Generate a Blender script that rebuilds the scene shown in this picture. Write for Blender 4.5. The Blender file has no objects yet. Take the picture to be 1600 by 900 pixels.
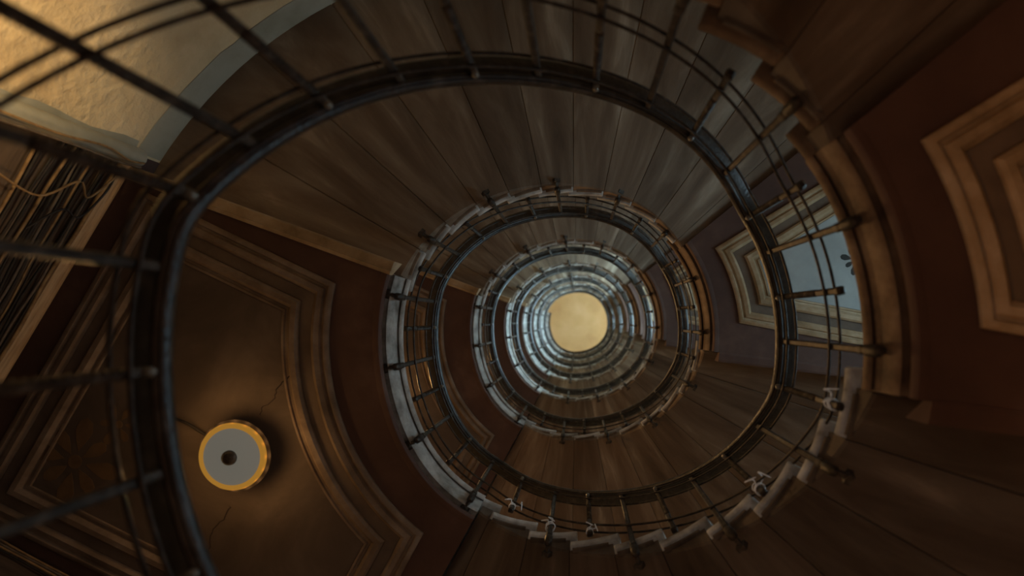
import bpy, bmesh, math, random
from mathutils import Vector, Matrix, noise
random.seed(7)
PI = math.pi
S = bpy.context.scene
COL = S.collection

# ------------------------------------------------------------------ camera, world, exposure
cam_d = bpy.data.cameras.new('camera'); cam = bpy.data.objects.new('camera', cam_d); COL.objects.link(cam)
cam.location = (0, 0, 0); cam.rotation_euler = (PI, 0, 0)          # straight up the stairwell
cam_d.sensor_width = 36; cam_d.lens = 22.5
cam_d.shift_x = -104/1600; cam_d.shift_y = 49.5/1600
cam_d.clip_start = 0.02; cam_d.clip_end = 100
cam_d.dof.use_dof = True; cam_d.dof.focus_distance = 4.6; cam_d.dof.aperture_fstop = 1.0
S.camera = cam
W = bpy.data.worlds.new('world'); S.world = W; W.use_nodes = True
W.node_tree.nodes['Background'].inputs[0].default_value = (1.0, 0.86, 0.80, 1)
W.node_tree.nodes['Background'].inputs[1].default_value = 1.0
S.view_settings.view_transform = 'Standard'; S.view_settings.look = 'None'
S.view_settings.gamma = 1; S.view_settings.use_curve_mapping = False
S.view_settings.exposure = 0.0
try:
    S.cycles.max_bounces = 8; S.cycles.diffuse_bounces = 5; S.cycles.sample_clamp_indirect = 3
    S.cycles.use_denoising = True; S.cycles.caustics_reflective = False; S.cycles.caustics_refractive = False
except Exception:
    pass
S.cycles.use_fast_gi = True; S.cycles.fast_gi_method = 'ADD'
W.light_settings.distance = 4; W.light_settings.ao_factor = .16

COOL = (0.52, 0.82, 1.0)
WARM = (1.0, 0.55, 0.20)
WINDOW_POWER = (7.5, 12, 55, 95, 125, 125, 60)   # daylight through the landing windows, lowest first
LAMP_UP = 7.0            # light from the rim of a landing lamp
LAMP_DOWN = (0, 22, 110, 80, 60, 50, 40)  # light through the glass disc
UPLIGHT = 95.0          # uplight added out of view to warm the plaster
HALL_POWER = 92.0        # unseen lamp added in the hall below for warm light
TOP_POWER = 60.0        # unseen lights added to brighten the roof

# ------------------------------------------------------------------ plan and heights (metres)
U = 0.003292
CX, CY = -10.8*U, 37.45*U
def RM(td):
    t = math.radians(td)
    return 320.1*U*(1-.005*math.cos(2*t)-.018*math.sin(2*t)+.005*math.cos(3*t)-.003*math.sin(3*t)-.011*math.cos(4*t)+.010*math.sin(4*t))
def P2(td, o):
    t = math.radians(td); r = RM(td)+o
    return (CX+r*math.cos(t), CY+r*math.sin(t))
RW = 2.815
def PW(td, r=RW):
    t = math.radians(td)
    return (CX+r*math.cos(t), CY+r*math.sin(t))
PITCH = 3.2
RAIL0 = 1.646
N = 7                                                   # full turns above the first landing
def rail_z(td):
    def m(x):
        t = (x-119.2) % 360; k = math.floor((x-119.2)/360)
        if t < 82.3: z = 0
        elif t < 202.7: z = .5*(t-82.3)/120.4
        elif t < 254.2: z = .5
        else: z = .5+.5*(t-254.2)/105.8
        return z+k
    return RAIL0+PITCH*sum(m(td+q) for q in (-3, -1.5, 0, 1.5, 3))/5
def floor_l(k): return 0.83+PITCH*k if k else 0.55                     # k = 0 is the landing just above the viewer
def floor_r(k): return 2.37+PITCH*k
NT, NB = 11, 10
T0, TS = 198.3, 11.92                                   # flight that leaves a left landing
B0, BS = 365.4, 12.18                                   # flight that leaves a right landing
def line_top(td, k): return floor_l(k)+(floor_r(k)-floor_l(k))/NT*((td-T0)/TS+1)
def line_bot(td, k): return floor_r(k)+(floor_l(k+1)-floor_r(k))/NB*((td-B0)/BS+1)
SOF = 0.225

# ------------------------------------------------------------------ materials
def new_mat(name):
    m = bpy.data.materials.new(name); m.use_nodes = True
    nt = m.node_tree; b = nt.nodes['Principled BSDF']
    return m, nt, b
def surf(name, cols, scale=6, rough=.8, metal=0, bump=.2, bscale=40, detail=8, stretch=None, spec=.3, rnd=0.0, dist=0.0):
    """noise-mottled surface; cols = list of (position, rgb)"""
    m, nt, b = new_mat(name); L = nt.links
    tc = nt.nodes.new('ShaderNodeTexCoord'); src = tc.outputs['Object']
    if stretch:
        mp = nt.nodes.new('ShaderNodeMapping'); mp.inputs['Scale'].default_value = stretch
        L.new(src, mp.inputs['Vector']); src = mp.outputs['Vector']
    n = nt.nodes.new('ShaderNodeTexNoise'); n.inputs['Scale'].default_value = scale; n.inputs['Detail'].default_value = detail
    n.inputs['Roughness'].default_value = .6; n.inputs['Distortion'].default_value = dist
    L.new(src, n.inputs['Vector'])
    r = nt.nodes.new('ShaderNodeValToRGB'); L.new(n.outputs['Fac'], r.inputs['Fac'])
    e = r.color_ramp.elements
    while len(e) < len(cols): e.new(.5)
    for q, (p, c) in zip(e, cols): q.position = p; q.color = (*c, 1)
    out = r.outputs['Color']
    if rnd:
        oi = nt.nodes.new('ShaderNodeObjectInfo'); mr = nt.nodes.new('ShaderNodeMapRange')
        mr.inputs['To Min'].default_value = 1-rnd; mr.inputs['To Max'].default_value = 1+rnd
        L.new(oi.outputs['Random'], mr.inputs['Value'])
        hs = nt.nodes.new('ShaderNodeHueSaturation'); L.new(mr.outputs['Result'], hs.inputs['Value'])
        L.new(out, hs.inputs['Color']); out = hs.outputs['Color']
    L.new(out, b.inputs['Base Color'])
    b.inputs['Roughness'].default_value = rough; b.inputs['Metallic'].default_value = metal
    b.inputs['Specular IOR Level'].default_value = spec
    if bump:
        n2 = nt.nodes.new('ShaderNodeTexNoise'); n2.inputs['Scale'].default_value = bscale; n2.inputs['Detail'].default_value = 6
        L.new(src, n2.inputs['Vector'])
        bp = nt.nodes.new('ShaderNodeBump'); bp.inputs['Strength'].default_value = bump; bp.inputs['Distance'].default_value = .02
        L.new(n2.outputs['Fac'], bp.inputs['Height']); L.new(bp.outputs['Normal'], b.inputs['Normal'])
    return m
def radial_stone(name, cols):
    """stained stone: streaks that run across the stair (radial), centred on the well"""
    m, nt, b = new_mat(name); L = nt.links
    tc = nt.nodes.new('ShaderNodeTexCoord')
    mp = nt.nodes.new('ShaderNodeMapping'); mp.inputs['Location'].default_value = (-CX, -CY, 0)
    L.new(tc.outputs['Object'], mp.inputs['Vector'])
    sp = nt.nodes.new('ShaderNodeSeparateXYZ'); L.new(mp.outputs['Vector'], sp.inputs[0])
    at = nt.nodes.new('ShaderNodeMath'); at.operation = 'ARCTAN2'; L.new(sp.outputs['Y'], at.inputs[0]); L.new(sp.outputs['X'], at.inputs[1])
    ln = nt.nodes.new('ShaderNodeVectorMath'); ln.operation = 'LENGTH'
    cxy = nt.nodes.new('ShaderNodeCombineXYZ'); L.new(sp.outputs['X'], cxy.inputs[0]); L.new(sp.outputs['Y'], cxy.inputs[1])
    L.new(cxy.outputs[0], ln.inputs[0])
    ma = nt.nodes.new('ShaderNodeMath'); ma.operation = 'MULTIPLY'; ma.inputs[1].default_value = 9.0; L.new(at.outputs[0], ma.inputs[0])
    mz = nt.nodes.new('ShaderNodeMath'); mz.operation = 'MULTIPLY'; mz.inputs[1].default_value = 1.3; L.new(sp.outputs['Z'], mz.inputs[0])
    cv = nt.nodes.new('ShaderNodeCombineXYZ'); L.new(ma.outputs[0], cv.inputs[0]); L.new(ln.outputs['Value'], cv.inputs[1]); L.new(mz.outputs[0], cv.inputs[2])
    n = nt.nodes.new('ShaderNodeTexNoise'); n.inputs['Scale'].default_value = 1.1; n.inputs['Detail'].default_value = 7; n.inputs['Roughness'].default_value = .55; n.inputs['Distortion'].default_value = .5
    L.new(cv.outputs[0], n.inputs['Vector'])
    r = nt.nodes.new('ShaderNodeValToRGB'); e = r.color_ramp.elements
    while len(e) < len(cols): e.new(.5)
    for q, (p, c) in zip(e, cols): q.position = p; q.color = (*c, 1)
    L.new(n.outputs['Fac'], r.inputs['Fac'])
    oi = nt.nodes.new('ShaderNodeObjectInfo'); mr = nt.nodes.new('ShaderNodeMapRange')
    mr.inputs['To Min'].default_value = .8; mr.inputs['To Max'].default_value = 1.22
    L.new(oi.outputs['Random'], mr.inputs['Value'])
    hs = nt.nodes.new('ShaderNodeHueSaturation'); L.new(mr.outputs['Result'], hs.inputs['Value']); L.new(r.outputs['Color'], hs.inputs['Color'])
    L.new(hs.outputs['Color'], b.inputs['Base Color']); b.inputs['Roughness'].default_value = .75
    b.inputs['Specular IOR Level'].default_value = .25
    n2 = nt.nodes.new('ShaderNodeTexNoise'); n2.inputs['Scale'].default_value = 25; n2.inputs['Detail'].default_value = 6
    L.new(tc.outputs['Object'], n2.inputs['Vector'])
    bp = nt.nodes.new('ShaderNodeBump'); bp.inputs['Strength'].default_value = .18; bp.inputs['Distance'].default_value = .02
    L.new(n2.outputs['Fac'], bp.inputs['Height']); L.new(bp.outputs['Normal'], b.inputs['Normal'])
    return m
def glow(name, rgb, strength, alb=.25):
    m, nt, b = new_mat(name)
    b.inputs['Base Color'].default_value = (*(alb*c for c in rgb), 1); b.inputs['Roughness'].default_value = .9; b.inputs['Specular IOR Level'].default_value = 0; b.inputs['Emission Color'].default_value = (*rgb, 1)
    b.inputs['Emission Strength'].default_value = strength
    return m
M = {}
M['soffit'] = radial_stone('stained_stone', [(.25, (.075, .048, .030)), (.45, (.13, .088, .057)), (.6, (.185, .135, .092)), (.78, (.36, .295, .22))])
M['soffit_shaded'] = radial_stone('shaded_stone', [(.25, (.045, .030, .020)), (.45, (.075, .052, .036)), (.6, (.105, .078, .055)), (.78, (.20, .15, .105))])  # darker copy of the stone: shade on the lowest flights put into its colour
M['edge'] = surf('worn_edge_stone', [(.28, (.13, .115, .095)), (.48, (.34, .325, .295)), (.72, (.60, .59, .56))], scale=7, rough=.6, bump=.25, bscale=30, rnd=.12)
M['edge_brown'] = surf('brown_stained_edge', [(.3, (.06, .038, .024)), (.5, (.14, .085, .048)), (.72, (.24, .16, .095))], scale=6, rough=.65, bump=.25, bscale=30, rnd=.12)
M['red'] = surf('red_brown_ceiling_paint', [(.3, (.058, .031, .024)), (.55, (.084, .046, .035)), (.75, (.125, .074, .056))], scale=2.2, rough=.8, bump=.12, bscale=14)
M['panel'] = surf('panel_paint', [(.25, (.055, .040, .030)), (.5, (.09, .066, .05)), (.75, (.14, .105, .08))], scale=1.8, rough=.8, bump=.1, bscale=10, dist=.8)
M['blue_panel'] = surf('grey_blue_panel_paint', [(.25, (.22, .235, .23)), (.5, (.29, .305, .295)), (.75, (.35, .37, .355))], scale=3, rough=.8, bump=.1, bscale=12)
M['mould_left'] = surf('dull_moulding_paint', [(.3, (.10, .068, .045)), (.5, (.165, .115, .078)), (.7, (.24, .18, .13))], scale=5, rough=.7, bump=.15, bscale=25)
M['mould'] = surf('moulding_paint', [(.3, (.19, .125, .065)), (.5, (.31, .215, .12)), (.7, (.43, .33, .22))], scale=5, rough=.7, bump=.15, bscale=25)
M['brown'] = surf('brown_band_paint', [(.3, (.08, .055, .04)), (.6, (.14, .10, .07))], scale=4, rough=.8, bump=.1)
M['plaster'] = surf('cream_plaster', [(.25, (.42, .30, .16)), (.5, (.60, .46, .27)), (.75, (.72, .57, .36))], scale=1.6, rough=.9, bump=1.0, bscale=16, detail=12)
M['frieze'] = surf('grey_frieze_paint', [(.3, (.24, .225, .165)), (.6, (.34, .32, .25))], scale=3, rough=.85, bump=.35, bscale=10)
M['wood'] = surf('dark_handrail_wood', [(.3, (.010, .008, .007)), (.5, (.020, .015, .012)), (.72, (.065, .052, .043))], scale=16, rough=.38, bump=.2, bscale=60, spec=.5)
M['iron'] = surf('painted_iron', [(.35, (.022, .018, .015)), (.55, (.05, .040, .032)), (.75, (.12, .10, .08))], scale=22, rough=.45, metal=.35, bump=.2, bscale=80)
M['iron_light'] = surf('worn_bare_iron', [(.35, (.10, .09, .075)), (.6, (.26, .24, .20))], scale=30, rough=.4, metal=.5, bump=.2, bscale=90)
M['floor'] = surf('dull_floor_tiles', [(.3, (.14, .10, .07)), (.6, (.22, .17, .12))], scale=3, rough=.7)
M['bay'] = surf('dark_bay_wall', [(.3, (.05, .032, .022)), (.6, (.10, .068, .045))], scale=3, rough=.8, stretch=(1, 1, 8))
M['black'] = surf('matt_black_enamel', [(.3, (.006, .005, .005)), (.6, (.010, .008, .007))], scale=9, rough=1, bump=0, spec=0)
M['bounce_stone'] = surf('pale_bounce_landing_stone', [(.3, (.34, .31, .26)), (.6, (.52, .48, .42))], scale=3, rough=.6, bump=.05)  # unseen landing tops made pale to bounce lamp light onto the soffits
M['roof'] = surf('yellow_ceiling_paint', [(.25, (.50, .33, .15)), (.5, (.60, .42, .20)), (.75, (.68, .50, .27))], scale=1.1, rough=.9, bump=.1)
M['batten'] = surf('pale_wood_batten', [(.3, (.35, .22, .11)), (.6, (.60, .42, .24))], scale=4, rough=.7, stretch=(1, 1, 12))
M['paint_dark'] = surf('dark_stencil_paint', [(.3, (.02, .02, .02)), (.6, (.035, .033, .03))], scale=8, rough=.8, bump=0)
M['crack'] = surf('crack_dark', [(.3, (.02, .014, .01)), (.6, (.035, .025, .02))], scale=8, rough=.9, bump=0)
M['cable_black'] = surf('black_cable', [(.3, (.015, .013, .012)), (.6, (.035, .03, .026))], scale=20, rough=.5, bump=0)
M['cable_tan'] = surf('tan_cable', [(.3, (.16, .09, .04)), (.6, (.32, .20, .09))], scale=20, rough=.5, bump=0)
M['cable_grey'] = surf('grey_cable', [(.3, (.09, .065, .045)), (.6, (.16, .12, .085))], scale=20, rough=.5, bump=0)
M['cord'] = surf('white_cord', [(.3, (.55, .58, .6)), (.6, (.8, .82, .84))], scale=20, rough=.6, bump=0)
M['ochre'] = surf('ochre_stencil_paint', [(.3, (.09, .055, .03)), (.6, (.14, .085, .042))], scale=9, rough=.8, bump=0)
M['glass_white'] = glow('lit_white_glass', (.80, .76, .63), .125)
M['glass_amber'] = glow('lit_amber_glass', (.90, .42, .06), .36, .01)
PANES = [glow('daylit_pane', COOL, p) for p in WINDOW_POWER]

# ------------------------------------------------------------------ helpers
def link(name, me, parent=None, mats=()):
    o = bpy.data.objects.new(name, me); COL.objects.link(o)
    for m in mats: me.materials.append(m)
    if parent is not None: o.parent = parent
    return o
def mesh_obj(name, verts, faces, m, parent=None, smooth=False, bevel=0, auto=None):
    me = bpy.data.meshes.new(name); me.from_pydata(verts, [], faces); me.validate(); 
    bm = bmesh.new(); bm.from_mesh(me); bmesh.ops.recalc_face_normals(bm, faces=bm.faces); bm.to_mesh(me); bm.free()
    ms = m if isinstance(m, (list, tuple)) else [m]
    o = link(name, me, parent, ms)
    if smooth:
        for p in me.polygons: p.use_smooth = True
        me.set_sharp_from_angle(angle=math.radians(auto or 50))
    if bevel:
        b = o.modifiers.new('bevel', 'BEVEL'); b.width = bevel; b.segments = 3; b.limit_method = 'ANGLE'; b.angle_limit = math.radians(50)
    return o
def thing(name, label, cat, loc=(0, 0, 0), group=None, rz=0):
    o = bpy.data.objects.new(name, None); COL.objects.link(o); o.location = loc; o.rotation_euler = (0, 0, rz)
    o.empty_display_size = .1
    return tag(o, label, cat, group)
def tag(o, label, cat, group=None, kind=None):
    o['label'] = label; o['category'] = cat
    if group: o['group'] = group
    if kind: o['kind'] = kind
    return o
def struct(o, label=None, cat=None):
    o['kind'] = 'structure'
    if label: o['label'] = label
    if cat: o['category'] = cat
    return o
class MB:
    def __init__(s): s.v = []; s.f = []
    def add(s, v, f):
        b = len(s.v); s.v += [tuple(x) for x in v]; s.f += [tuple(i+b for i in q) for q in f]
    def grid(s, rows, closed_u=False, closed_v=False, caps=False):
        b = len(s.v); n = len(rows); m = len(rows[0])
        for r in rows: s.v += [tuple(x) for x in r]
        for i in range(n if closed_u else n-1):
            for j in range(m if closed_v else m-1):
                i2, j2 = (i+1) % n, (j+1) % m
                s.f.append((b+i*m+j, b+i*m+j2, b+i2*m+j2, b+i2*m+j))
        if caps:
            s.f.append(tuple(b+j for j in range(m))); s.f.append(tuple(b+(n-1)*m+j for j in reversed(range(m))))
    def tube(s, pts, r, seg=8, closed=False):
        pts = [Vector(p) for p in pts]; rows = []; n = len(pts)
        up = Vector((0.13, 0.31, 0.94))
        for i, p in enumerate(pts):
            d = (pts[(i+1) % n if closed else min(i+1, n-1)]-pts[(i-1) % n if closed else max(i-1, 0)]).normalized()
            a = d.cross(up)
            if a.length < 1e-3: a = d.cross(Vector((1, 0, 0)))
            a.normalize(); b = d.cross(a).normalized()
            rr = r[i] if isinstance(r, (list, tuple)) else r
            rows.append([p+rr*(math.cos(2*PI*q/seg)*a+math.sin(2*PI*q/seg)*b) for q in range(seg)])
        s.grid(rows, closed_u=closed, closed_v=True, caps=not closed)
    def lathe(s, prof, seg=32, at=(0, 0, 0)):
        rows = []
        for q in range(seg):
            t = 2*PI*q/seg
            rows.append([(at[0]+r*math.cos(t), at[1]+r*math.sin(t), at[2]+z) for r, z in prof])
        s.grid(rows, closed_u=True)
    def box(s, x0, x1, y0, y1, z0, z1):
        s.add([(x, y, z) for x in (x0, x1) for y in (y0, y1) for z in (z0, z1)],
              [(0, 1, 3, 2), (4, 6, 7, 5), (0, 4, 5, 1), (2, 3, 7, 6), (0, 2, 6, 4), (1, 5, 7, 3)])
    def obj(s, name, m, parent=None, smooth=False, bevel=0, auto=None):
        return mesh_obj(name, s.v, s.f, m, parent, smooth, bevel, auto)
def frange(a, b, step):
    n = max(1, int(math.ceil((b-a)/step-1e-6))); return [a+(b-a)*i/n for i in range(n+1)]
def sweep(mb, prof, ths, zf, caps=True):
    mb.grid([[(*P2(t, o), zf(t)+dz) for o, dz in prof] for t in ths], closed_v=True, caps=caps)
def smooth_path(pts, n=6):
    out = []; pts = [Vector(p) for p in pts]; m = len(pts)
    for i in range(m-1):
        p0, p1, p2, p3 = pts[max(i-1, 0)], pts[i], pts[i+1], pts[min(i+2, m-1)]
        for q in range(n):
            t = q/n
            out.append(.5*((2*p1)+(-p0+p2)*t+(2*p0-5*p1+4*p2-p3)*t*t+(-p0+3*p1-3*p2+p3)*t**3))
    out.append(pts[-1]); return out

# ------------------------------------------------------------------ room shell
ZB, ZT = -1.4, floor_l(N)+3.3
A_ = (-2.625, -.984); B_ = (-3.852, 1.062); C_ = (-2.14, 2.008)
R1_ = PW(325); R2_ = (3.4, -1.25); R3_ = (3.4, 1.0); R4_ = PW(378)
def wall_strip(name, pts, m, outward=.12):
    """vertical wall with real thickness, along plan points"""
    n = len(pts); mb = MB()
    def nrm(i):
        a = Vector(pts[max(i-1, 0)]); b = Vector(pts[min(i+1, n-1)]); d = (b-a).normalized()
        q = Vector((d.y, -d.x)); c = Vector((CX, CY))
        return q if q.dot(Vector(pts[i])-c) > 0 else -q
    rows = []
    for i, p in enumerate(pts):
        q = nrm(i)*outward
        rows.append([(p[0], p[1], ZB), (p[0], p[1], ZT), (p[0]+q.x, p[1]+q.y, ZT), (p[0]+q.x, p[1]+q.y, ZB)])
    mb.grid(rows, closed_v=True, caps=True)
    return struct(mb.obj(name, m, smooth=True, auto=30))
wall_strip('wall_north', [PW(t) for t in frange(202.8, 325, 3)], M['plaster'])
wall_strip('wall_south', [PW(t) for t in frange(18, 138.2, 3)], M['plaster'])
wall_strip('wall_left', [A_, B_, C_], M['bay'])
# right bay: side walls and a back wall pierced by one window per storey
wall_strip('wall_right_front', [R1_, R2_], M['plaster'])
wall_strip('wall_right_back', [R3_, R4_], M['plaster'])
WY0, WY1, WH0, WH1 = -.75, .45, .95, 2.35
mb = MB()
zs = [ZB]
for k in range(N):
    zs += [floor_r(k)+WH0, floor_r(k)+WH1]
zs.append(ZT)
mb.box(3.4, 3.55, R2_[1], WY0, ZB, ZT); mb.box(3.4, 3.55, WY1, R3_[1], ZB, ZT)
for i in range(0, len(zs), 2): mb.box(3.4, 3.55, WY0, WY1, zs[i], zs[i+1])
struct(mb.obj('wall_right', M['plaster']))
mb = MB(); mb.box(-4.2, 3.9, -3.1, 3.3, ZB-.15, ZB); struct(mb.obj('floor', M['floor']))
mb = MB(); mb.box(-4.2, 3.9, -3.1, 3.3, ZT, ZT+.15); struct(mb.obj('ceiling', M['roof']))
for k in range(N):
    z0, z1 = floor_r(k)+WH0, floor_r(k)+WH1
    mb = MB()
    for (y0, y1, a, b) in ((WY0, WY0+.06, z0, z1), (WY1-.06, WY1, z0, z1), (WY0, WY1, z0, z0+.06), (WY0, WY1, z1-.06, z1), ((WY0+WY1)/2-.025, (WY0+WY1)/2+.025, z0, z1), (WY0, WY1, z0+.9, z0+.94)):
        mb.box(3.43, 3.49, y0, y1, a, b)
    w = struct(mb.obj('window_%d' % (k+1), M['mould']))
    mb = MB(); mb.box(3.5, 3.505, WY0+.002, WY1-.002, z0+.002, z1-.002); mb.obj('pane', PANES[k], w)

# ------------------------------------------------------------------ flights of stone steps
def ring_block(mb, t0, t1, o_in, zt, zbf, step=3.1, groove=0.0, dzbot=None):
    ths = frange(t0, t1, step)
    if groove: ths = [t0, t0+.2]+ths[1:-1]+[t1-.2, t1]
    rows = []
    for i, t in enumerate(ths):
        zb = zbf(t)+(groove if groove and i in (0, len(ths)-1) else 0)
        tr = math.radians(t); ri = RM(t)+o_in; cs, sn = math.cos(tr), math.sin(tr)
        def q(r, z): return (CX+r*cs, CY+r*sn, z)
        mid = [ri+(RW-.004-ri)*f for f in (0, .33, .66, 1)]
        rows.append([q(ri, zt), q(ri, zb+.012), q(ri+.012, zb)]+[q(r, zb) for r in mid[1:]]+[q(RW-.004, zt)])
    mb.grid(rows, closed_v=True, caps=True)
def build_flight(k, top, label):
    nb = NT-1 if top else NB-1
    t0, ts = (T0, TS) if top else (B0, BS)
    line = line_top if top else line_bot
    fl = thing('stair_flight', label, 'stair flight', (*P2(t0, .1), line(t0, k)), 'curved stone stair flights')
    inv = Matrix.Translation(-Vector(fl.location))
    rise = ((floor_r(k)-floor_l(k))/NT) if top else ((floor_l(k+1)-floor_r(k))/NB)
    base = floor_l(k) if top else floor_r(k)
    zend = floor_r(k) if top else floor_l(k+1)
    st = 3.1 if k < 3 else 6.1
    for i in range(nb):
        zt = base+rise*(i+1)
        a = t0+ts*i; b = a+ts
        a0 = a+(1.9 if i == 0 else 0)
        mb = MB()
        ring_block(mb, a0, b, .082, zt-.05, lambda t: line(t, k)-SOF, st, groove=.008)
        if i == nb-1:
            ring_block(mb, b, b+3.4, .082, zend-.055, lambda t: line(t, k)-SOF, st)
        sweep(mb, [(.084, -.055), (.066, -.058), (.062, -.068), (.066, -.078), (.084, -.082)], frange(a0+1.2, b-.8, st), lambda t: zt)
        s = mb.obj('step', M['soffit_shaded'] if k == 0 else M['soffit'], fl, smooth=True, auto=35)
        mb = MB()
        ths = frange(a-2.2, b-.15, st)
        rows = []
        for t in ths:
            tr = math.radians(t); cs, sn = math.cos(tr), math.sin(tr); ri = RM(t)+.045; ro = RW-.006
            rows.append([(CX+r*cs, CY+r*sn, z) for r, z in ((ri+.012, zt), (ri+.003, zt-.008), (ri, zt-.022), (ri+.004, zt-.038), (ri+.014, zt-.047), (ro, zt-.047), (ro, zt))])
        mb.grid(rows, closed_v=True, caps=True)
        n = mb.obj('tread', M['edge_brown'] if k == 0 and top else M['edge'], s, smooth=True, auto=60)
        if k < 3:
            bv = n.modifiers.new('bevel', 'BEVEL'); bv.width = .008; bv.segments = 2; bv.limit_method = 'ANGLE'; bv.angle_limit = math.radians(65)
        for o in (s,): o.matrix_parent_inverse = inv
    return fl
ORD = ['first', 'second', 'third', 'fourth', 'fifth', 'sixth', 'seventh', 'eighth']
TOPL = ['dark curved stone flight cut by the top edge, ending at the orange-lit landing',
        'grey-brown curved stone flight spanning the top between the two nearest handrail turns']
BOTL = ['brown curved stone flight with blue-tipped treads along the bottom edge, below the big handrail loop',
        'warm brown curved stone flight seen inside the bottom of the big handrail loop']
for k in range(N):
    if k < 2: build_flight(k, True, TOPL[k])
    else: build_flight(k, True, 'small curved stone flight arching over the light disc, %s upper arch counted inwards' % ORD[k])
    if k < 2: build_flight(k, False, BOTL[k])
    else: build_flight(k, False, 'small curved stone flight curving under the light disc, %s lower arc counted inwards' % ORD[k])

# ------------------------------------------------------------------ landings
def inset_frame(fr, d, na=24):
    """inset of a panel bounded by one arc about the well (radius r) and a chain of straight sides"""
    r, pts = fr; c = Vector((CX, CY)); cen = sum((Vector(p) for p in pts), Vector((0, 0)))/len(pts); lines = []
    for i in range(len(pts)-1):
        a, b = Vector(pts[i]), Vector(pts[i+1]); u = (b-a).normalized(); n = Vector((-u.y, u.x))
        if n.dot(cen-a) < 0: n = -n
        lines.append((a+n*d, u))
    def cross(l, m):
        (p, u), (q, v) = l, m; k = u.x*v.y-u.y*v.x; w = q-p
        return p+u*((w.x*v.y-w.y*v.x)/k)
    def on_arc(l, near):
        p, u = l; w = p-c; bq = w.dot(u); cq = w.dot(w)-(r+d)**2; sq = math.sqrt(bq*bq-cq)
        return min((p+u*(-bq-sq), p+u*(-bq+sq)), key=lambda q: (q-Vector(near)).length)
    s0 = on_arc(lines[0], pts[0]); s1 = on_arc(lines[-1], pts[-1])
    out = [s0]+[cross(lines[i], lines[i+1]) for i in range(len(lines)-1)]+[s1]
    t1, t0 = (math.atan2(s1.y-c.y, s1.x-c.x), math.atan2(s0.y-c.y, s0.x-c.x))
    dt = (t0-t1+PI) % (2*PI)-PI
    out += [c+(r+d)*Vector((math.cos(t1+dt*i/na), math.sin(t1+dt*i/na))) for i in range(1, na)]
    return [(q.x, q.y) for q in out]
def frame_mesh(mb, fr, prof, z):
    """moulding swept round a panel; prof = (inset, drop below the ceiling)"""
    rings = [[(x, y, z-dz) for x, y in inset_frame(fr, d)] for d, dz in prof]
    mb.grid(rings, closed_u=False, closed_v=True)
L_FR = (1.44, [PW(193.5, 1.44), (-2.56, -.755), (-3.63, 1.10), (-2.1, 1.86), PW(132, 2.62), PW(123.5, 2.62), PW(127.7, 1.44)])
R_FR = (1.375, [PW(-4, 1.375), (3.05, .34), (3.05, -1.05), (2.42, -1.38), PW(-31.5, 1.375)])
EDGE = [(.20, -.002), (.055, 0), (.044, -.008), (.040, -.026), (.043, -.042), (.050, -.052), (.058, -.055), (.061, -.052), (.062, -.024), (.071, -.024), (.072, -.062), (.076, -.070), (.079, -.10), (.084, -.13),
        (.091, -.155), (.099, -.168), (.104, -.172), (.106, -.168), (.107, -.150), (.20, -.150)]
LIP = [(.30, -.19), (.126, -.19), (.119, -.205), (.120, -.235), (.128, -.246), (.158, -.246), (.168, -.238), (.30, -.238)]
SH = -.010
def flower(mb, cx, cy, z, r, rot=0, n=8):
    for i in range(n):
        a = rot+2*PI*i/n; d = Vector((math.cos(a), math.sin(a))); p = Vector((-d.y, d.x)); L = r*(1 if i % 2 == 0 else .78)
        pts = [(.22, 0), (.42, .10), (.62, .17), (.82, .13), (.90, .0), (.82, -.13), (.62, -.17), (.42, -.10)]
        mb.add([(cx+d.x*u*L+p.x*v*L, cy+d.y*u*L+p.y*v*L, z) for u, v in pts]+[(cx+d.x*u*L+p.x*v*L, cy+d.y*u*L+p.y*v*L, z-.0015) for u, v in pts],
               [tuple(range(8)), tuple(range(15, 7, -1))]+[(j, (j+1) % 8, 8+(j+1) % 8, 8+j) for j in range(8)])
    mb.lathe([(.0, 0), (.14*r, 0), (.14*r, -.0015), (0, -.0015)], 12, (cx, cy, z))
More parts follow.
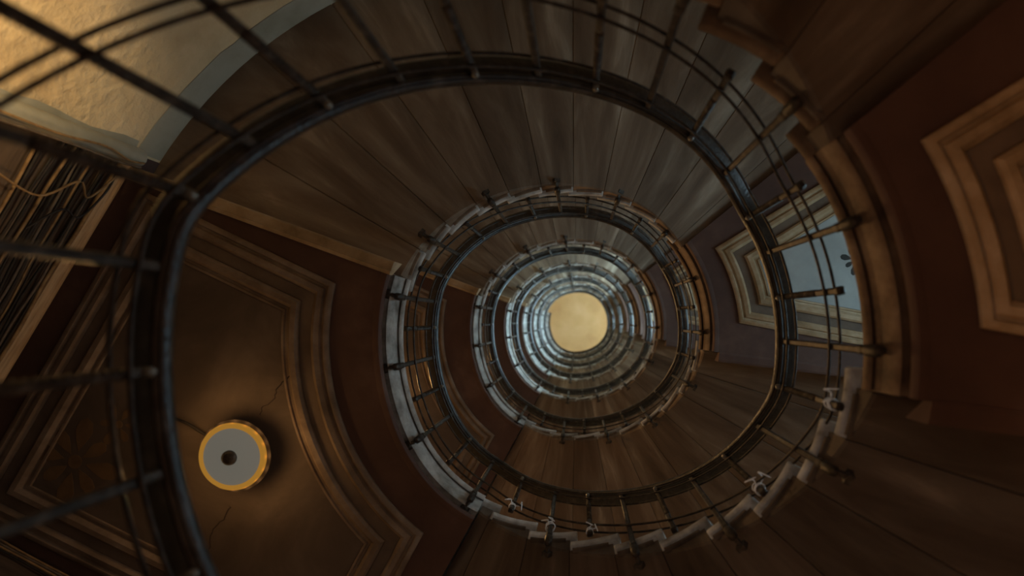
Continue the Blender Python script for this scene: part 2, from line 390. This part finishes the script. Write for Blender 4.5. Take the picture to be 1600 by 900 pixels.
def build_landing(left, k, label):
    zf = floor_l(k) if left else floor_r(k)
    a, b = (119, 200) if left else (320.9, 367)
    ld = thing('stair_landing', label, 'stair landing', (*P2((a+b)/2, .2), zf), 'stone stair landings')
    inv = Matrix.Translation(-Vector(ld.location))
    def adopt(o): o.matrix_parent_inverse = inv; return o
    inner = [P2(t, .15) for t in frange(a, b, 3)]
    eps = .006
    if left:
        outer = [PW(b, RW-eps), (A_[0]+.008, A_[1]+.006), (B_[0]+.010, B_[1]-.002), (C_[0], C_[1]-.008)]+[PW(t, RW-eps) for t in (132, 125.5, 119)]
    else:
        outer = [PW(b, RW-eps), PW(372, RW-eps), PW(377.5, RW-eps), (R3_[0]-eps, R3_[1]-eps), (R2_[0]-eps, R2_[1]+eps), PW(325.6, RW-eps), PW(a, RW-eps)]
    poly = inner+outer
    zc = zf-.24
    n = len(poly); mb = MB()
    v = [(x, y, zf-.003) for x, y in poly]+[(x, y, zc) for x, y in poly]
    mb.add(v, [tuple(range(n)), tuple(range(2*n-1, n-1, -1))]+[(i, (i+1) % n, n+(i+1) % n, n+i) for i in range(n)])
    sl = adopt(mb.obj('slab', [M['red'], M['bounce_stone']], ld))
    for p in sl.data.polygons:
        if p.normal.z > .9: p.material_index = 1
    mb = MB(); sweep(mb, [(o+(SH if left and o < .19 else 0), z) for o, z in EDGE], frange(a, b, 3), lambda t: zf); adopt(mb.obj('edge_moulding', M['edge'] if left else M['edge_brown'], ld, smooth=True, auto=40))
    mb = MB(); sweep(mb, [(o+(SH if left and o < .19 else 0), z) for o, z in LIP], frange(a, b, 3), lambda t: zf); adopt(mb.obj('ceiling_lip', M['red'], ld, smooth=True, auto=40))
    # tread at the head of the flight below, and the beam under the flight above
    mb = MB(); rows = []
    for t in frange(a-6.1, a, 2):
        tr = math.radians(t); cs, sn = math.cos(tr), math.sin(tr); ri = RM(t)+.045; ro = RW-.006
        rows.append([(CX+r*cs, CY+r*sn, z) for r, z in ((ri+.012, zf), (ri+.003, zf-.008), (ri, zf-.022), (ri+.004, zf-.038), (ri+.014, zf-.047), (ro, zf-.047), (ro, zf))])
    mb.grid(rows, closed_v=True, caps=True)
    adopt(mb.obj('head_tread', M['edge'] if left else M['edge_brown'], ld, smooth=True, auto=60))
    mb = MB(); rows = []
    for i in range(6):
        f = i/5
        p0 = Vector(P2(b, .10 if left else .175)).lerp(Vector(PW(b, RW-.01)), f); d = Vector((-math.sin(math.radians(b)), math.cos(math.radians(b))))
        w = [(-.005, -.205), (-.005, -.262), (.015, -.272), (.020, -.262), (.070, -.262), (.078, -.25), (.078, -.09)] if left else [(-.005, -.205), (-.005, -.243), (.012, -.246), (.060, -.243), (.078, -.236), (.078, -.09)]
        rows.append([(p0.x+d.x*u, p0.y+d.y*u, zf+z) for u, z in w])
    mb.grid(rows, closed_v=True, caps=True)
    adopt(mb.obj('end_beam', M['mould'] if left else M['red'], ld))
    # nested moulded frames and the painted panel
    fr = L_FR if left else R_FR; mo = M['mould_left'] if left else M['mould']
    mb = MB(); frame_mesh(mb, fr, [(0, -.002), (0, .016), (.012, .026), (.030, .026), (.038, .010), (.05, .008), (.058, .022), (.085, .030), (.10, .016), (.108, .008), (.108, -.002)], zc)
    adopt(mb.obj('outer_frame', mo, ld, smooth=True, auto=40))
    mb = MB(); frame_mesh(mb, fr, [(.110, -.002), (.110, .004), (.178, .004), (.178, -.002)], zc)
    adopt(mb.obj('brown_border', M['brown'], ld))
    mb = MB(); frame_mesh(mb, fr, [(.18, -.002), (.18, .020), (.195, .034), (.225, .034), (.240, .020), (.246, .004), (.262, .004), (.268, .014), (.280, .014), (.284, -.002)], zc)
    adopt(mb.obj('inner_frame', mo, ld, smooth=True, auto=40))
    mb = MB(); q = inset_frame(fr, .285); n = len(q)
    mb.add([(x, y, zc-.003) for x, y in q]+[(x, y, zc+.002) for x, y in q], [tuple(range(n)), tuple(range(2*n-1, n-1, -1))]+[(i, (i+1) % n, n+(i+1) % n, n+i) for i in range(n)])
    if left and k == 1:            # plaster cracks across the panel near the lamp
        for path in ([(-1.70, .33), (-1.775, .40), (-1.80, .475), (-1.87, .52), (-1.885, .57)], [(-2.06, 1.10), (-2.09, 1.17), (-2.16, 1.24), (-2.18, 1.34), (-2.21, 1.42)]):
            pts = smooth_path([(x, y, 0) for x, y in path], 5); cr = []
            for i, p in enumerate(pts):
                w = .004*(1-.5*i/len(pts)); j = random.uniform(-.008, .008)
                cr.append([(p.x+j-w, p.y-w*.5, zc-.0045), (p.x+j+w, p.y+w*.5, zc-.0045)])
            base = len(mb.f); mb.grid(cr)
    pn = adopt(mb.obj('painted_panel', [M['panel'] if left else M['blue_panel'], M['crack']], ld))
    for p in pn.data.polygons:
        if len(p.vertices) == 4 and p.area < .003 and abs(p.normal.z) > .9: p.material_index = 1
    if k < 2:
        if left:
            mb = MB(); flower(mb, -2.98, .84, zc-.003, .30, .3); flower(mb, -2.72, .62, zc-.003, .16, .1, 6)
            adopt(mb.obj('stencil_flower', M['ochre'], ld))
        else:
            mb = MB(); flower(mb, 2.31, -.50, zc-.003, .15, .2, 8); adopt(mb.obj('stencil_flower', M['paint_dark'], ld))
    return ld
LL = ['low stone landing just beyond the lower left corner, carrying the nearest handrail',
      'red-brown panelled landing ceiling with the round lit lamp',
      'panelled landing with pale blue-lit curved edge, first one inside the big handrail loop']
RL = ['orange-lit landing with stepped moulded ceiling frame at the right edge',
      'landing ceiling with grey-blue panel and dark stencil flower behind the right balusters']
for k in range(N+1):
    build_landing(True, k, LL[k] if k < 3 else 'small landing edge on the west side of the well, %s landing above the lamp landing' % ORD[k-2])
for k in range(N):
    build_landing(False, k, RL[k] if k < 2 else 'small landing edge on the east side of the well, %s landing above the orange-lit one' % ORD[k-1])

# grey painted frieze on the wall under the second flight
def frieze(name, k):
    mb = MB(); rows = []
    for t in frange(203.4, 318, 2):
        z1 = line_top(t, k)-SOF-.003; j = .015*noise.noise((t*.35, 1, 2))
        rows.append([(*PW(t, RW-.001), z1), (*PW(t, RW-.006), z1), (*PW(t, RW-.006), z1-.22+j), (*PW(t, RW-.001), z1-.22+j)])
    mb.grid(rows, closed_v=True, caps=True)
    return struct(mb.obj(name, M['frieze'], smooth=True, auto=40))
frieze('trim_1', 1); frieze('trim_2', 0)

# ------------------------------------------------------------------ railings
def sq_ring(z, h, rot, ch=.25):
    c = []
    for i in range(4):
        a = rot+PI/4+i*PI/2
        for e in (-ch, ch): c.append((h*1.3*math.cos(a+e), h*1.3*math.sin(a+e), z))
    return c
BH = .0125                                                # half width of a bar
def long_baluster(L):
    mb = MB(); rows = [sq_ring(z, BH*s, 0) for z, s in ((.012, .8), (0, 1), (-.06, 1.0), (-L*.5, 1.0), (-L+.14, 1.0), (-L+.13, 1.25), (-L+.10, 1.25), (-L+.09, 1.0), (-L, 1.0), (-L-.015, .5))]
    mb.grid(rows, closed_v=True, caps=True)
    me = bpy.data.meshes.new('baluster'); me.from_pydata(mb.v, [], mb.f); me.materials.append(M['iron']); return me
def twist_baluster(L):
    mb = MB(); rows = [sq_ring(.012, BH*.8, 0), sq_ring(0, BH, 0), sq_ring(-.09, BH, 0)]
    n = 48
    for i in range(n+1): rows.append(sq_ring(-.10-(L-.34)*i/n, BH*1.0, 2*PI*3.5*i/n, .2))
    rows += [sq_ring(-L+.22, BH, 0), sq_ring(-L+.02, BH*1.0, 0), sq_ring(-L+.01, BH*1.25, 0), sq_ring(-L-.015, BH*1.25, 0), sq_ring(-L-.025, BH*.7, 0)]
    mb.grid(rows, closed_v=True, caps=True)
    me = bpy.data.meshes.new('twisted_baluster'); me.from_pydata(mb.v, [], mb.f); me.materials.append(M['iron']); return me
LB, LT = 1.0, .73
ME_L, ME_T = long_baluster(LB), twist_baluster(LT)
def mb_mesh(name, mb, m, smooth=True):
    me = bpy.data.meshes.new(name); me.from_pydata(mb.v, [], mb.f)
    bm = bmesh.new(); bm.from_mesh(me); bmesh.ops.recalc_face_normals(bm, faces=bm.faces); bm.to_mesh(me); bm.free()
    me.materials.append(m)
    if smooth:
        for p in me.polygons: p.use_smooth = True
        me.set_sharp_from_angle(angle=math.radians(45))
    return me
mb = MB()                                                 # bracket that grips the step: collar, arm, wall plate
rows = [sq_ring(z, h, 0) for z, h in ((-LB+.065, .014), (-LB+.06, .019), (-LB-.005, .019), (-LB-.02, .012), (-LB-.03, .006))]
mb.grid(rows, closed_v=True, caps=True)
mb.tube([(.005, 0, -LB+.03), (.04, 0, -LB+.022), (.058, 0, -LB+.02), (.060, 0, -LB+.02), (.085, 0, -LB+.02)], [.013, .013, .014, .030, .032], 4)
ME_S = mb_mesh('socket', mb, M['iron'])
mb = MB(); mb.lathe([(0, .016), (.010, .014), (.014, .004), (.014, -.008), (.010, -.016), (0, -.018)], 10, (-.022, 0, -.025)); ME_B = mb_mesh('bolt', mb, M['iron_light'])
HAND = [(.002, .010), (0, .030), (.006, .048), (.024, .060), (.052, .064), (.080, .060), (.100, .048), (.106, .030), (.103, .010), (.094, .002), (.038, .004), (.034, -.004), (.026, -.009), (.018, -.006), (.015, .002), (.010, .0)]
def rod_prof(o, dz, r=.0068, n=8): return [(o+r*math.cos(2*PI*i/n), dz+r*math.sin(2*PI*i/n)) for i in range(n)]
BARS = [194, 204.7, 215, 226.8, 238.8, 251.5, 263.6, 275.6, 287.8, 299.9, 311.9, 324.4, 335, 347.4, 359.3, 371.6, 384.1, 397, 409.2, 421, 432.9, 444.7, 456.8, 469.9, 482.7, 495.1, 507.3, 519.1, 531.4, 543.5]
def bar_angles(k, t0, t1):
    if k == 0:
        for i, t in ((-6, 109), (-5, 122), (-4, 136.5), (-3, 151), (-2, 165.3), (-1, 179.5)): yield i, t
    for q in range(-1, N+1):
        for i, t in enumerate(BARS):
            t += 360*q
            if t0+.1 < t < t1-.5 and (k or t > 190): yield i, t
def build_railing(k, t0, t1, label):
    rl = thing('stair_railing', label, 'stair railing', (*P2(t0+5, .04), rail_z(t0+5)), 'iron stair railings')
    inv = Matrix.Translation(-Vector(rl.location))
    st = 1.5 if k < 2 else 3
    ths = frange(t0, t1, st)
    mb = MB(); sweep(mb, HAND, ths, rail_z); h = mb.obj('handrail', M['wood'], rl, smooth=True, auto=50); h.matrix_parent_inverse = inv
    for o, dz in ((.021, -.095), (.064, -.105), (.019, -.63), (.063, -.63)):
        mb = MB(); sweep(mb, rod_prof(o, dz, n=8 if k < 2 else 5), ths, rail_z); r = mb.obj('rod', M['iron'], rl, smooth=True, auto=80); r.matrix_parent_inverse = inv
    for i, t in bar_angles(k, t0, t1):
        tr = math.radians(t)
        tw = i % 2 == 1
        o = bpy.data.objects.new('twisted_baluster' if tw else 'baluster', ME_T if tw else ME_L); COL.objects.link(o)
        o.parent = rl; o.matrix_parent_inverse = inv
        o.location = (*P2(t, .040), rail_z(t)); o.rotation_euler = (0, 0, tr)
        c = bpy.data.objects.new('bolt' if tw else 'socket', ME_B if tw else ME_S); COL.objects.link(c); c.parent = o
    return rl
RLAB = ['dark wooden handrail on iron balusters, the big outermost loop of the spiral',
        'dark wooden handrail on iron balusters, second loop inwards along the blue-lit landing edge']
for k in range(N):
    build_railing(k, 119.2+360*k-(14 if k == 0 else 0), 119.2+360*(k+1), RLAB[k] if k < 2 else 'small dark handrail loop with short balusters, %s loop inwards around the light disc' % ORD[k])
build_railing(N, 119.2+360*N, 201+360*N, 'topmost short handrail end bordering the light disc')

# ------------------------------------------------------------------ landing lamps
def build_lamp(k, label):
    zc = floor_l(k)-.243
    lp = thing('ceiling_lamp', label, 'lamp', (-1.952 if k == 1 else -2.16, .772, zc), 'round ceiling lamps under the landings')
    mb = MB(); mb.lathe([(0, 0), (.07, 0), (.07, -.012), (.02, -.02), (.018, -.055), (0, -.055)], 24); mb.obj('stem', M['iron'], lp, smooth=True)
    mb = MB(); mb.lathe([(0, -.050), (.05, -.052), (.06, -.135), (.195, -.142), (.206, -.150), (.206, -.154), (.15, -.152), (0, -.150)], 48); mb.obj('reflector', M['black'], lp, smooth=True)
    mb = MB(); mb.lathe([(.160, -.168), (.176, -.158), (.188, -.164), (.191, -.176), (.184, -.190), (.166, -.194), (.160, -.186)], 64); mb.obj('glass_rim', M['glass_amber'], lp, smooth=True)
    mb = MB(); mb.lathe([(0, -.180), (.166, -.178), (.166, -.184), (.12, -.194), (.06, -.200), (0, -.201)], 64); mb.obj('glass_disc', M['glass_white'], lp, smooth=True)
    mb = MB(); mb.lathe([(0, -.199), (.036, -.201), (.042, -.208), (.041, -.220), (.034, -.232), (.018, -.240), (0, -.242)], 32); mb.obj('finial', M['iron'], lp, smooth=True)
    if k == 1:
        mb = MB(); mb.tube(smooth_path([(-.10, -.05, -.02), (-.24, -.09, -.012), (-.34, -.16, -.03), (-.44, -.19, -.012), (-.50, -.19, -.006)], 5), .009, 8); mb.obj('wire', M['cable_black'], lp, smooth=True)
    for i in range(16):
        a = 2*PI*i/16
        ld = bpy.data.lights.new('rim_light', 'POINT'); ld.energy = LAMP_UP/16; ld.color = WARM; ld.shadow_soft_size = .012
        lo = bpy.data.objects.new('rim_light', ld); COL.objects.link(lo); lo.parent = lp; lo.location = (.198*math.cos(a), .198*math.sin(a), -.178)
    ld = bpy.data.lights.new('lamp_glow', 'SPOT'); ld.spot_size = math.radians(172); ld.spot_blend = .15; ld.energy = LAMP_DOWN[k]; ld.color = WARM; ld.shadow_soft_size = .04
    lo = bpy.data.objects.new('lamp_glow', ld); COL.objects.link(lo); lo.parent = lp; lo.location = (0, 0, -.295)
    return lp
LAMPL = ['round lamp under the low landing beyond the lower left corner', 'round white lit ceiling lamp with dark centre knob and amber rim']
for k in range(1, N):
    build_lamp(k, LAMPL[k] if k < 2 else 'small round ceiling lamp hidden above the %s landing' % ORD[k-1])
fl = thing('added_floor_lamp', 'unseen floor lamp added for warm light from the hall under the first landing', 'lamp', (-1.6, .65, ZB))  # added out of view to throw warm light up from below
mb = MB(); mb.lathe([(0, 0), (.16, 0), (.16, .02), (.03, .04), (0, .04)], 24); mb.obj('base', M['iron'], fl, smooth=True)
mb = MB(); mb.tube([(0, 0, .03), (0, 0, 1.05)], .014, 10); mb.obj('pole', M['iron'], fl, smooth=True)
mb = MB(); mb.lathe([(.19, 1.02), (.12, 1.30), (.117, 1.30), (.187, 1.02)], 32); mb.obj('lamp_shade', M['batten'], fl, smooth=True)
ld = bpy.data.lights.new('hall_fill', 'POINT'); ld.energy = HALL_POWER; ld.color = (1, .43, .115); ld.shadow_soft_size = .07
lo = bpy.data.objects.new('hall_fill', ld); COL.objects.link(lo); lo.parent = fl; lo.location = (0, 0, 1.36)
sx, sy = PW(214, 2.1)  # uplight added out of view, its beam shaped to warm only the plaster
wl = thing('added_wall_lamp', 'unseen uplight added to warm the cream plaster wall below the first flight', 'lamp', (sx, sy, 1.6))
tr = math.radians(214)
mb = MB(); mb.lathe([(0, -.02), (.03, -.02), (.10, .04), (.13, .10), (.125, .10), (.09, .045), (0, 0)], 24); mb.obj('bowl', M['iron_light'], wl, smooth=True)
mb = MB(); mb.tube([(0, 0, -.02), (.3*math.cos(tr), .3*math.sin(tr), -.06), (.70*math.cos(tr), .70*math.sin(tr), 0)], .014, 8); mb.obj('arm', M['iron'], wl)
ld = bpy.data.lights.new('uplight', 'SPOT'); ld.energy = UPLIGHT; ld.color = (1, .70, .34); ld.spot_size = math.radians(72); ld.spot_blend = .45; ld.shadow_soft_size = .05
lo = bpy.data.objects.new('uplight', ld); COL.objects.link(lo); lo.parent = wl; lo.location = (0, 0, .10)
aim = Vector((*PW(210, 2.815), 2.27))-Vector((sx, sy, 1.7)); lo.rotation_euler = aim.to_track_quat('-Z', 'Y').to_euler()
# unseen lamps added to light the roof over the well
for i, (x, y) in enumerate(((-3.2, .3), (3.1, .0))):
    wl = thing('added_wall_lamp', 'unseen lamp added to light the roof on the %s side' % ('west' if i == 0 else 'east'), 'lamp', (x, y, ZT-1.5))
    mb = MB(); mb.lathe([(0, -.02), (.03, -.02), (.10, .04), (.13, .10), (.125, .10), (.09, .045), (0, 0)], 24); mb.obj('bowl', M['iron_light'], wl, smooth=True)
    s = 1 if i else -1
    mb = MB(); mb.tube([(0, 0, -.02), (.10*s, 0, -.05), (.22*s if i else .30*s, 0, 0)], .014, 8); mb.obj('arm', M['iron'], wl)
    ld = bpy.data.lights.new('roof_fill', 'POINT'); ld.energy = TOP_POWER; ld.color = (1, .80, .52); ld.shadow_soft_size = .08
    lo = bpy.data.objects.new('roof_fill', ld); COL.objects.link(lo); lo.parent = wl; lo.location = (0, 0, .16)

# ------------------------------------------------------------------ left bay: batten, corner post, cables
zc1 = floor_l(1)-.24
dv = (Vector(B_)-Vector(A_)); dv.normalize(); nv = Vector((-dv.y, dv.x))
if nv.dot(Vector((CX, CY))-Vector(A_)) < 0: nv = -nv
def on_wall(s, off, z):
    p = Vector(A_)+dv*s+nv*off; return (p.x, p.y, z)
LW = (Vector(B_)-Vector(A_)).length
mb = MB()
prof = [(.002, -.004), (.03, -.004), (.032, -.02), (.022, -.03), (.022, -.075), (.014, -.085), (.002, -.085)]
mb.grid([[on_wall(s, o, zc1+z) for o, z in prof] for s in (.06, LW*.5, LW-.03)], closed_v=True, caps=True)
struct(mb.obj('trim_3', M['batten']))
mb = MB(); pr = []
for z in frange(ZB, zc1-.003, .4):
    w = .055+.006*noise.noise((z*2, 3, 1)); c = Vector(A_)+nv*.03+dv*.01
    pr.append([(c.x+w*math.cos(2*PI*i/14), c.y+w*math.sin(2*PI*i/14), z) for i in range(14)])
mb.grid(pr, closed_v=True, caps=True)
struct(mb.obj('trim_4', M['frieze'], smooth=True))
mb = MB(); rows = []                                      # brushed grey paint edge beside the post
for z in frange(ZB, zc1-.02, .12):
    e = 204.5+.7*noise.noise((z*3.1, 0, 0))+.5*noise.noise((z*9, 5, 0))
    rows.append([(*PW(203.2, RW-.001), z), (*PW(203.2, RW-.005), z), (*PW(e, RW-.005), z), (*PW(e, RW-.001), z)])
mb.grid(rows, closed_v=True, caps=True); struct(mb.obj('trim_5', M['frieze']))
cm = ['cable_tan', 'cable_black', 'cable_grey', 'cable_black', 'cable_black']
for i in range(16):
    z = zc1-.105-.034*i-random.uniform(0, .008); off = random.uniform(.014, .03); ph = random.uniform(0, 6)
    pts = []
    for s in frange(random.uniform(.04, .12), LW-.06, .16):
        pts.append(on_wall(s, off+.006*math.sin(s*5+ph), z+.012*math.sin(s*3+ph)+.006*math.sin(s*11+ph)))
    mb = MB(); mb.tube(smooth_path(pts, 3), random.choice((.006, .008, .011)), 6)
    tag(mb.obj('wall_cable', M[cm[i % 5]], smooth=True, auto=80), 'long cable in the bundle under the landing ceiling on the bay wall', 'cable', 'cables bundled along the bay wall')
loops = [([on_wall(.02, .09, zc1-.02), on_wall(.03, .10, zc1-.15), on_wall(.0, .10, zc1-.35), on_wall(.02, .11, zc1-.7), on_wall(.0, .10, zc1-1.3)], 'cable_tan', 'tan cable running down the pale corner post'),
         ([on_wall(.05, .085, zc1-.02), on_wall(.06, .09, zc1-.2), on_wall(.05, .10, zc1-.6), on_wall(.06, .10, zc1-1.3)], 'cable_grey', 'grey cable running down the corner post beside the tan one'),
         ([on_wall(.10, .05, zc1-.10), on_wall(.16, .10, zc1-.18), on_wall(.30, .12, zc1-.30), on_wall(.22, .13, zc1-.42), on_wall(.36, .09, zc1-.55), on_wall(.30, .06, zc1-.8)], 'cable_tan', 'loose tan cable looping off the bundle near the corner post'),
         ([on_wall(.12, .05, zc1-.12), on_wall(.24, .13, zc1-.22), on_wall(.42, .12, zc1-.28), on_wall(.40, .11, zc1-.40), on_wall(.55, .08, zc1-.5)], 'cable_black', 'loose black cable looping off the bundle near the corner post')]
for pts, m, lab in loops:
    mb = MB(); mb.tube(smooth_path(pts, 6), .006, 6); tag(mb.obj('loose_cable', M[m], smooth=True, auto=80), lab, 'cable')
C2 = Vector(B_); e = (Vector(C_)-C2).normalized(); ne = Vector((-e.y, e.x))
if ne.dot(Vector((CX, CY))-C2) < 0: ne = -ne
for i in range(4):
    mb = MB(); mb.tube(smooth_path([((C2+e*s+ne*.02).x, (C2+e*s+ne*.02).y, zc1-.03-.025*i+.006*math.sin(s*7+i)) for s in frange(.1, 1.9, .2)], 3), .007, 6)
    tag(mb.obj('wall_cable', M[['cable_tan', 'cable_grey', 'cable_tan', 'cable_black'][i]], smooth=True, auto=80), 'cable along the wall top at the lower left corner', 'cable', 'cables in the lower left corner')

# ------------------------------------------------------------------ white cord remnants tied to the balusters
def cord(td, dz, label, seed, big=1.0):
    rnd = random.Random(seed); x, y = P2(td, .04); z = rail_z(td)+dz; t0 = math.radians(td)
    mb = MB(); pts = []
    for i in range(26):
        a = 2*PI*i/9; r = (.017+rnd.uniform(-.002, .004))*big; pts.append((x+r*math.cos(a), y+r*math.sin(a), z+.0022*i-.03+rnd.uniform(-.003, .003)))
    mb.tube(smooth_path(pts, 2), .0034, 5)
    for j in range(2):
        a = t0+PI+rnd.uniform(-1.3, 1.3); L = rnd.uniform(.02, .05)*big
        p = [(x+.016*math.cos(a), y+.016*math.sin(a), z), (x+(.02+L*.5)*math.cos(a+.3), y+(.02+L*.5)*math.sin(a+.3), z+rnd.uniform(-.01, .02)), (x+(.02+L)*math.cos(a-.2), y+(.02+L)*math.sin(a-.2), z-.02), (x+(.012+L)*math.cos(a+.5), y+(.012+L)*math.sin(a+.5), z-.05)]
        q = smooth_path(p, 5); mb.tube(q, [.0034]*(len(q)-1)+[.0015], 5)
    return tag(mb.obj('tied_cord', M['cord'], smooth=True, auto=80), label, 'cord', 'white cords tied to the balusters')
cord(371.6, -.66, 'white cord knotted on the first twisted baluster past the orange landing', 1, 1.2)
cord(397, -.66, 'white cord with loose ends knotted on a baluster above the blue-tipped treads', 2, 1.3)
cord(469.9, -.66, 'short white cord on the twisted baluster next to the blue-lit landing', 3)
cord(456.8, -.74, 'coiled white cord hanging on a long baluster low in the picture', 4, 1.4)
cord(444.7, -.69, 'thin white cord on the twisted baluster below the middle of the big loop', 5)
